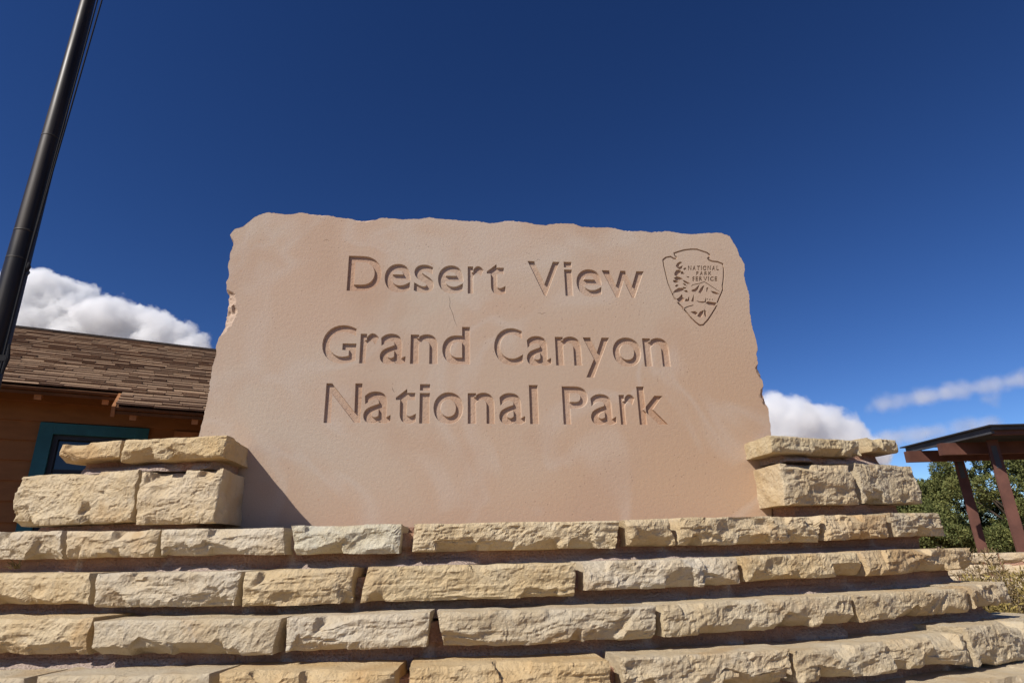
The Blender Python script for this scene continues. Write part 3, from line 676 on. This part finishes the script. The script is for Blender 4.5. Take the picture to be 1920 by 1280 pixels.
order = sorted(range(len(sh_specs)), key=lambda i: (not seen(sh_specs[i]), sh_specs[i][2], abs(sh_specs[i][0])))
rest = MB(); tone = []
for c_, i in enumerate(order):
    v, f = shingle_geo(*sh_specs[i])
    if c_ < 290:
        o = mesh_obj('shingle', v, f, M['shingle']); o.parent = ro
    else: rest.add(v, f); tone += [rgh.random()] * 6
o = rest.build('far_shingles', M['shingle']); at_ = o.data.attributes.new('tone', 'FLOAT', 'FACE'); at_.data.foreach_set('value', tone)
o.parent = ro; o['kind'] = 'stuff'
rc = MB().tube([ridge + HD * U0 + HZ * .02, ridge + HD * U1 + HZ * .02], .035, 6).build('ridge_cap', M['felt']); rc.parent = ro
def rafter(u, ext):
    st = -ext + .03
    b = MB().frame_box(EAVE + HD * u + RD * st - RNm * .13, HD * .055, RD * (.75 + ext), RNm * .10).build('rafter_tail', M['timber']); to_parent(b, house)
for u in (-2.4, -1.9, -1.3, -.75, -.2, .34): rafter(u, 0)
for u in (.62, 1.14, 1.7, 2.3, 2.9): rafter(u, EXT)
b = MB().frame_box(EAVE + HD * UX - RD * EXT - RNm * .10 - HD * .03, HD * .03, RD * (EXT + .02), RNm * .10).build('barge_board', M['timber']); to_parent(b, house)
b = MB().frame_box(EAVE + HD * U0 - RNm * .075 + RD * .012, HD * (UX - U0 - .031), RD * .02, RNm * .029).build('fascia', M['soffit']); to_parent(b, house)
b = MB().frame_box(EAVE + HD * UX - RD * (EXT - .012) - RNm * .075, HD * (U1 - UX), RD * .02, RNm * .029).build('fascia', M['soffit']); to_parent(b, house)
for sgn in (U0 + .02, U1 - .05):
    g = [hp(sgn, -.04, 1.70), hp(sgn, -4.1, 1.70), hp(sgn, -2.0, 2.68)]
    w = MB().add(g + [q + HD * .03 for q in g], [(0, 1, 2), (5, 4, 3), (0, 3, 4, 1), (1, 4, 5, 2), (2, 5, 3, 0)]).build('gable_wall', M['siding']); to_parent(w, house)

# ------------------------------------------------------------------ flagpole
PX, PY_ = -2.49, .64
pole = empty('flagpole', (PX, PY_, -1.65)); tag(pole, 'dark bronze flagpole with black halyard ropes rising before the shingle roof', 'flagpole')
def pr(z): return .071 - .0098 * max(0, z - .5) if z < 6 else max(.017, .071 - .0098 * 5.5)
zs = [-1.65, .5, 1.4, 2.2, 3.0, 3.8, 4.6, 5.4, 6.0]
to_parent(MB().tube([(PX, PY_, z) for z in zs], [pr(z) for z in zs], 40).build('shaft', M['bronze'], smooth=True), pole)
for z, h in ((1.74, .012), (2.42, .010), (1.56, .008)):
    to_parent(MB().tube([(PX, PY_, z), (PX, PY_, z + h)], [pr(z) + .0006, pr(z + h) + .0006], 40).build('scuffed_band', M['scuff'], smooth=True), pole)
to_parent(MB().tube([(PX, PY_, -1.64), (PX, PY_, -1.60), (PX, PY_, -1.52)], [.16, .15, .085], 32).build('base_collar', M['bronze'], smooth=True), pole)
to_parent(MB().tube([(PX, PY_, 6.0), (PX, PY_, 6.03), (PX, PY_, 6.06), (PX, PY_, 6.12)], [.03, .05, .05, .01], 16).build('truck', M['bronze'], smooth=True), pole)
for k_, (dx, bow) in enumerate(((.008, .016), (.016, .030))):
    pts = [(PX + pr(z) + dx + bow * (max(0, z - 1.6) if z < 3.9 else 2.3 * (6.0 - z) / 2.1), PY_ - .03 - .01 * k_, z) for z in np.linspace(-.5, 5.95, 48)]
    to_parent(MB().tube(pts, .0045, 6).build('halyard', M['rope'], smooth=True), pole)
hx = PX + pr(1.49) + .022; hook = MB()
hook.tube([(hx, PY_ - .035, 1.535), (hx + .006, PY_ - .035, 1.51), (hx + .004, PY_ - .035, 1.485)], [.006, .012, .007], 8)
hook.tube([(hx + .006 + .012 * math.sin(t), PY_ - .035, 1.468 + .014 * math.cos(t)) for t in np.linspace(0, 2 * math.pi, 14)], .0035, 6)
to_parent(hook.build('snap_hook', M['rope'], smooth=True), pole)
cl = MB().frame_box((PX + pr(.95) - .005, PY_ - .045, .93), (.035, 0, 0), (0, .02, 0), (0, 0, .035)).tube([(PX + pr(.95) + .028, PY_ - .035, .86), (PX + pr(.95) + .036, PY_ - .035, .947), (PX + pr(.95) + .028, PY_ - .035, 1.03)], [.006, .012, .006], 8)
to_parent(cl.build('cleat', M['rope']), pole)

# ------------------------------------------------------------------ steel pavilion on the right
pav = empty('pavilion', (8.5, 5.2, -.43)); tag(pav, 'open steel pavilion with flat dark roof on rust-brown posts', 'pavilion')
AX = nrm((.118, .993, 0)); BX = np.array((AX[1], -AX[0], 0.))     # AX away along the roof side, BX to the right
NP = at(1856, 797, 8.0); 
def pv(a, b, z): return np.array((NP[0], NP[1], 0.)) + AX * a + BX * b + HZ * z
ZN = NP[2]; LA = 1.86; RISE = .016                           # the roof is almost level
def pbox(name, m, a0, a1, b0, b1, z0, z1, dz=0.):
    o = pv(a0, b0, z0); w = MB().frame_box(o, AX * (a1 - a0) + HZ * dz, BX * (b1 - b0), HZ * (z1 - z0)).build(name, m); to_parent(w, pav); return w
pbox('roof_sheet', M['roofmetal'], -.06, LA + .04, -.05, 6.0, ZN - .018, ZN, RISE * LA)
pbox('edge_channel', M['darksteel'], .02, LA - .02, .0, .05, ZN - .105, ZN - .020, RISE * LA)
pbox('front_channel', M['darksteel'], -.02, .015, .0, 6.0, ZN - .062, ZN - .020)
pbox('front_purlin', M['steel'], .03, .10, .055, 6.0, ZN - .12, ZN - .064)
for a, zt_ in ((.72, ZN - .115 + RISE * .72), (1.50, ZN - .115 + RISE * 1.5)):
    pbox('purlin', M['steel'], a, a + .09, -.20, 6.0, zt_ - .165, zt_)
    to_parent(MB().tube([pv(a + .02, .02, zt_ - .01), pv(a + .02, .02, zt_ + .035)], .016, 8).build('bolt', M['darksteel']), pav)
def post(px, py_top, t):
    q = at(px, py_top, t); c = np.array((q[0], q[1], 0)); zt_ = ZN - .12; zb_ = -.45
    e = MB(); fw, wb = .125, .095                                # H-section
    d1 = nrm((.80, -.60, 0)); d2 = np.array((-d1[1], d1[0], 0))
    for s in (-1, 1): e.frame_box(c + d2 * (s * wb / 2 - .009) - d1 * fw / 2 + HZ * zb_, d1 * fw, d2 * .018, HZ * (zt_ - zb_))
    e.frame_box(c - d1 * .007 - d2 * (wb / 2 - .0095) + HZ * zb_, d1 * .014, d2 * (wb - .019), HZ * (zt_ - zb_))
    o = e.build('post', M['steel']); to_parent(o, pav)
    p = MB().frame_box(c - d1 * .15 - d2 * .15 + HZ * (zb_ + .005), d1 * .3, d2 * .3, HZ * .02).build('base_plate', M['darksteel'], o)
    sl = MB().frame_box(c + d2 * (-wb / 2 - .012) - d1 * .03 + HZ * (zt_ - .38), d1 * .06, d2 * .003, HZ * .30).build('slotted_plate', M['darksteel'], o)
post(1802, 880, 9.5); post(1874, 880, 8.3); 
for b in (3.2, 5.2):
    q = pv(.35, b, 0); e = MB(); e.frame_box((q[0] - .1, q[1] - .08, -.45), (.2, 0, 0), (0, .16, 0), (0, 0, ZN - .12 + .45)); to_parent(e.build('post', M['steel']), pav)

# ------------------------------------------------------------------ low retaining wall
lw = empty('low_wall', (5.4, 3.2, -1.65)); tag(lw, 'low pale stone retaining wall below the rust-brown pavilion posts', 'wall')
la = np.array((4.3, 4.5, 0)); ld = nrm((2.4, -2.75, 0)); ln_ = np.array((-ld[1], ld[0], 0)); LW = 4.6
zc = -1.66; rr = np.random.RandomState(8); ci = 0
while zc < -.30:
    hh = .17 if zc < -.5 else .11
    u = -.1 * ci
    while u < LW:
        w = rr.uniform(.28, .62); P, f = rock(w - .015, hh - .012, .28, 3000 + ci * 20 + int(u * 3), res=.022, bulge=.012, chips=5, ny=5)
        o = mesh_obj('stone', P, f, M['stone']); q = la + ld * (u + w / 2); o.location = (q[0], q[1], zc + hh / 2); o.rotation_euler = (0, 0, math.atan2(ld[1], ld[0])); o.color = (1.02, 1.0, .98, 1); to_parent(o, lw)
        u += w
    zc += hh; ci += 1
b = MB().frame_box(la + ln_ * .03 + HZ * -1.66, ld * LW, ln_ * .2, HZ * (zc + 1.66 - .02)).build('mortar', M['mortar']); to_parent(b, lw)

# ------------------------------------------------------------------ junipers
def foliage(centres, n, size, seed, up=.35, asp=.38):
    rs = np.random.RandomState(seed); c = np.array([q[:3] for q in centres]); r = np.array([q[3] for q in centres])
    pk = rs.choice(len(c), n, p=(r ** 2) / np.sum(r ** 2)); d = rs.normal(size=(n, 3)); d /= np.linalg.norm(d, axis=1)[:, None]
    rad = r[pk] * rs.uniform(.35, 1.08, n) ** .5
    pos = c[pk] + d * rad[:, None]
    ax = d * .8 + rs.normal(size=(n, 3)) * .55 + np.array((0, 0, up)); ax /= np.linalg.norm(ax, axis=1)[:, None]
    sd = np.cross(ax, rs.normal(size=(n, 3))); sd /= np.linalg.norm(sd, axis=1)[:, None]
    L = size * rs.uniform(.6, 1.5, n)[:, None]; Wd = L * asp
    v = np.stack([pos - sd * Wd * .35, pos + ax * L * .5 + sd * Wd * .6, pos + ax * L, pos + ax * L * .45 - sd * Wd * .6], 1).reshape(-1, 3)
    f = np.arange(4 * n).reshape(-1, 4)
    return v, f, np.clip(rs.beta(1.4, 1.8, n) , 0, 1)
def leaf_obj(name, v, f, tone, m, root):
    o = mesh_obj(name, v, f, m); a = o.data.attributes.new('tone', 'FLOAT', 'FACE'); a.data.foreach_set('value', tone); to_parent(o, root); return o
def juniper(label, x, y, rx, h, seed, n):
    z0 = -.45; root = empty('juniper_tree', (x, y, z0)); tag(root, label, 'tree', 'junipers behind the pavilion'); rs = np.random.RandomState(seed)
    cl = []
    for i in range(150):
        t = rs.uniform(.04, 1); w = rx * (1 - max(0, t - .30) ** 1.7 * 1.35) * (.78 + .22 * min(1, t * 5))
        a = rs.uniform(0, 2 * math.pi); q = rs.uniform(.25, 1) ** .45
        cl.append((x + w * q * math.cos(a), y + w * q * math.sin(a), z0 + .1 + t * h, rs.uniform(.13, .30) * (1.15 - .5 * t)))
    v, f, t = foliage(cl, n, .050, seed); leaf_obj('crown', v, f, t, M['juniper'], root)
    tr = MB(); tr.tube([(x, y, z0), (x + .06, y, z0 + h * .3), (x - .03, y + .05, z0 + h * .85)], [.17, .12, .03], 9)
    to_parent(tr.build('trunk', M['bark'], smooth=True), root)
    for i in range(9):
        c = cl[rs.randint(len(cl))]; b = MB().tube([(x, y, z0 + h * rs.uniform(.1, .5)), (x + (c[0] - x) * .35, y + (c[1] - y) * .35, c[2] * .7 + .1), (x + (c[0] - x) * .5, y + (c[1] - y) * .5, c[2] * .9)], [.028, .018, .006], 6).build('limb', M['bark'], smooth=True); to_parent(b, root)
juniper('broad dense juniper directly behind the two rust-brown pavilion posts', 12.2, 9.4, 1.95, 2.25, 41, 150000)
juniper('smaller juniper showing just past the end of the stone wall', 10.9, 10.6, 1.15, 1.5, 42, 60000)
juniper('juniper at the far side of the pavilion seen under its roof', 14.6, 8.0, 1.6, 2.0, 43, 60000)

# ------------------------------------------------------------------ dry brush beside the wall
def brush(label, x, y, r, h, seed, col, n):
    z0 = float(ground_h(np.array([x]), np.array([y]))[0]) - .02
    root = empty('shrub', (x, y, z0)); tag(root, label, 'shrub', 'dry shrubs at the end of the wall'); rs = np.random.RandomState(seed); cl = []
    tw = MB()
    for i in range(70):
        a = rs.uniform(0, 2 * math.pi); q = r * rs.uniform(.1, 1) ** .6; hh = h * (1 - .35 * (q / r) ** 2) * rs.uniform(.75, 1.05)
        tip = np.array((x + q * math.cos(a), y + q * math.sin(a), z0 + hh)); mid = np.array((x + q * .45 * math.cos(a), y + q * .45 * math.sin(a), z0 + hh * .5))
        tw.tube([(x + .04 * math.cos(a), y + .04 * math.sin(a), z0), mid, tip], [.006, .004, .002], 4, False)
        for s in (.55, .75, .9, 1.0): p = mid + (tip - mid) * (s * 2 - 1); cl.append((*p, .06))
    to_parent(tw.build('stems', M['twig']), root)
    v, f, t = foliage(cl, n, .034, seed, .8, .22); o = leaf_obj('leaves', v, f, t, M['brush'], root); o.color = (*col, 1)
def bush_at(px, py, t, **kw):                                # centre from the picture at a chosen distance, height from the top edge
    q = at(px, py, t); return dict(x=q[0], y=q[1], h=q[2] - float(ground_h(np.array([q[0]]), np.array([q[1]]))[0]) + .02, **kw)
brush('yellow-green dry shrub beyond the lowest stone courses', r=.55, seed=61, col=(1.05, 1.0, .55), n=20000, **bush_at(1905, 1062, 4.5))
brush('grey-brown twiggy shrub in front of the low retaining wall', r=.34, seed=62, col=(.80, .70, .62), n=8000, **bush_at(1835, 1040, 5.2))
brush('small grey dry shrub between the wall end and the yellow-green shrub', r=.34, seed=63, col=(.85, .76, .60), n=8000, **bush_at(1850, 1072, 4.6))

# ------------------------------------------------------------------ clouds: real volumes beyond the house and the pavilion
def cloud(label, dist, blobs, dens, amp, edge, nscale, seed, flat=1.0):
    rs = np.random.RandomState(seed); mp = dist / FPX
    C_ = [(at(px, py, dist + rs.uniform(-25, 25) * mp), r * mp) for px, py, r in blobs]
    pts = np.array([c for c, r in C_]); rad = np.array([r for c, r in C_])
    lo = (pts - rad[:, None] * 1.45).min(axis=0); hi = (pts + rad[:, None] * 1.45).max(axis=0); mid = (lo + hi) / 2
    b = MB().box(lo - mid, hi - mid); o = b.build('cloud', None); o.location = mid; tag(o, label, 'cloud', 'clouds near the horizon')
    k = NT('cloud_vapour'); k.t.nodes.remove(k.b); k.t.links.clear()
    geo = k.n('ShaderNodeNewGeometry').outputs['Position']; sdf = None
    for c, r in zip(pts, rad):
        d = k.n('ShaderNodeVectorMath', operation='DISTANCE'); k.l(geo, d.inputs[0]); d.inputs[1].default_value = tuple(c)
        v = k.math('SUBTRACT', d.outputs['Value'], r)
        if sdf is None: sdf = v
        else:
            m = k.n('ShaderNodeMath', operation='SMOOTH_MIN'); k.l(sdf, m.inputs[0]); k.l(v, m.inputs[1]); m.inputs[2].default_value = float(rad.mean() * .5); sdf = m.outputs[0]
    n = k.noise(1.0 / (nscale * mp), 9, .60, geo)
    h = k.math('SUBTRACT', k.math('MULTIPLY', k.math('SUBTRACT', n, .5), 2 * amp * mp), sdf)
    den = k.remap(h, 0, edge * mp, 0, dens / mp)
    pv_ = k.n('ShaderNodeVolumePrincipled'); pv_.inputs['Color'].default_value = (1, 1, 1, 1); pv_.inputs['Anisotropy'].default_value = .0
    k.l(den, pv_.inputs['Density']); k.l(pv_.outputs[0], k.out.inputs['Volume'])
    k.m.cycles.volume_step_rate = .15; o.data.materials.append(k.m)
    return o
cloud('large white cumulus cloud above the shingle roof', 900, [(75, 562, 58), (130, 583, 58), (200, 600, 50), (250, 608, 46), (305, 632, 45), (358, 664, 42), (60, 640, 80), (150, 670, 85), (260, 690, 75), (10, 570, 60), (-70, 610, 80), (-60, 700, 90), (315, 700, 52)], .075, 40, 8, 48, 1)
cloud('grey-white cumulus cloud against the right edge of the slab', 1000, [(1440, 785, 50), (1490, 785, 46), (1540, 798, 44), (1590, 818, 40), (1440, 840, 56), (1530, 850, 50), (1635, 850, 34), (1380, 810, 55)], .055, 36, 14, 46, 2)
cloud('long thin streak of cloud high above the pavilion', 1300, [(1630, 763, 14)] + [(1650 + 17 * i, 759 - 3.2 * i, 21 + 3 * math.sin(i * 1.7)) for i in range(18)], .020, 19, 20, 40, 3)
cloud('small detached puff of cloud below the long streak', 1300, [(1845, 747, 14), (1868, 757, 13), (1866, 741, 13), (1856, 750, 14)], .016, 13, 16, 26, 4)
cloud('low flat bank of cloud just above the pavilion roof', 1350, [(1655 + 16 * i, 824 - 2.2 * i, 21 + 3 * math.sin(i * 2.1)) for i in range(14)], .020, 17, 20, 40, 5)

wq = hit(5, 1066, R1 + STEP) + np.array((0, .07, 0)); weed = empty('weed', tuple(wq)); tag(weed, 'tiny dry straw-coloured weed sprouting between two stone courses', 'weed')
rw = np.random.RandomState(4); wb_ = MB()
for i in range(16):
    d = nrm((rw.normal(0, .5), rw.uniform(-.9, .1), rw.uniform(.3, 1.2))); l_ = rw.uniform(.02, .05); p = wq + rw.normal(0, .008, 3) * (1, 1, 0)
    wb_.tube([p, p + d * l_ * .6, p + d * l_ + np.array((0, -.006, -.006))], [.0022, .0018, .0008], 4, False)
o = wb_.build('blades', M['brush']); o.color = (1, .95, .7, 1); to_parent(o, weed)
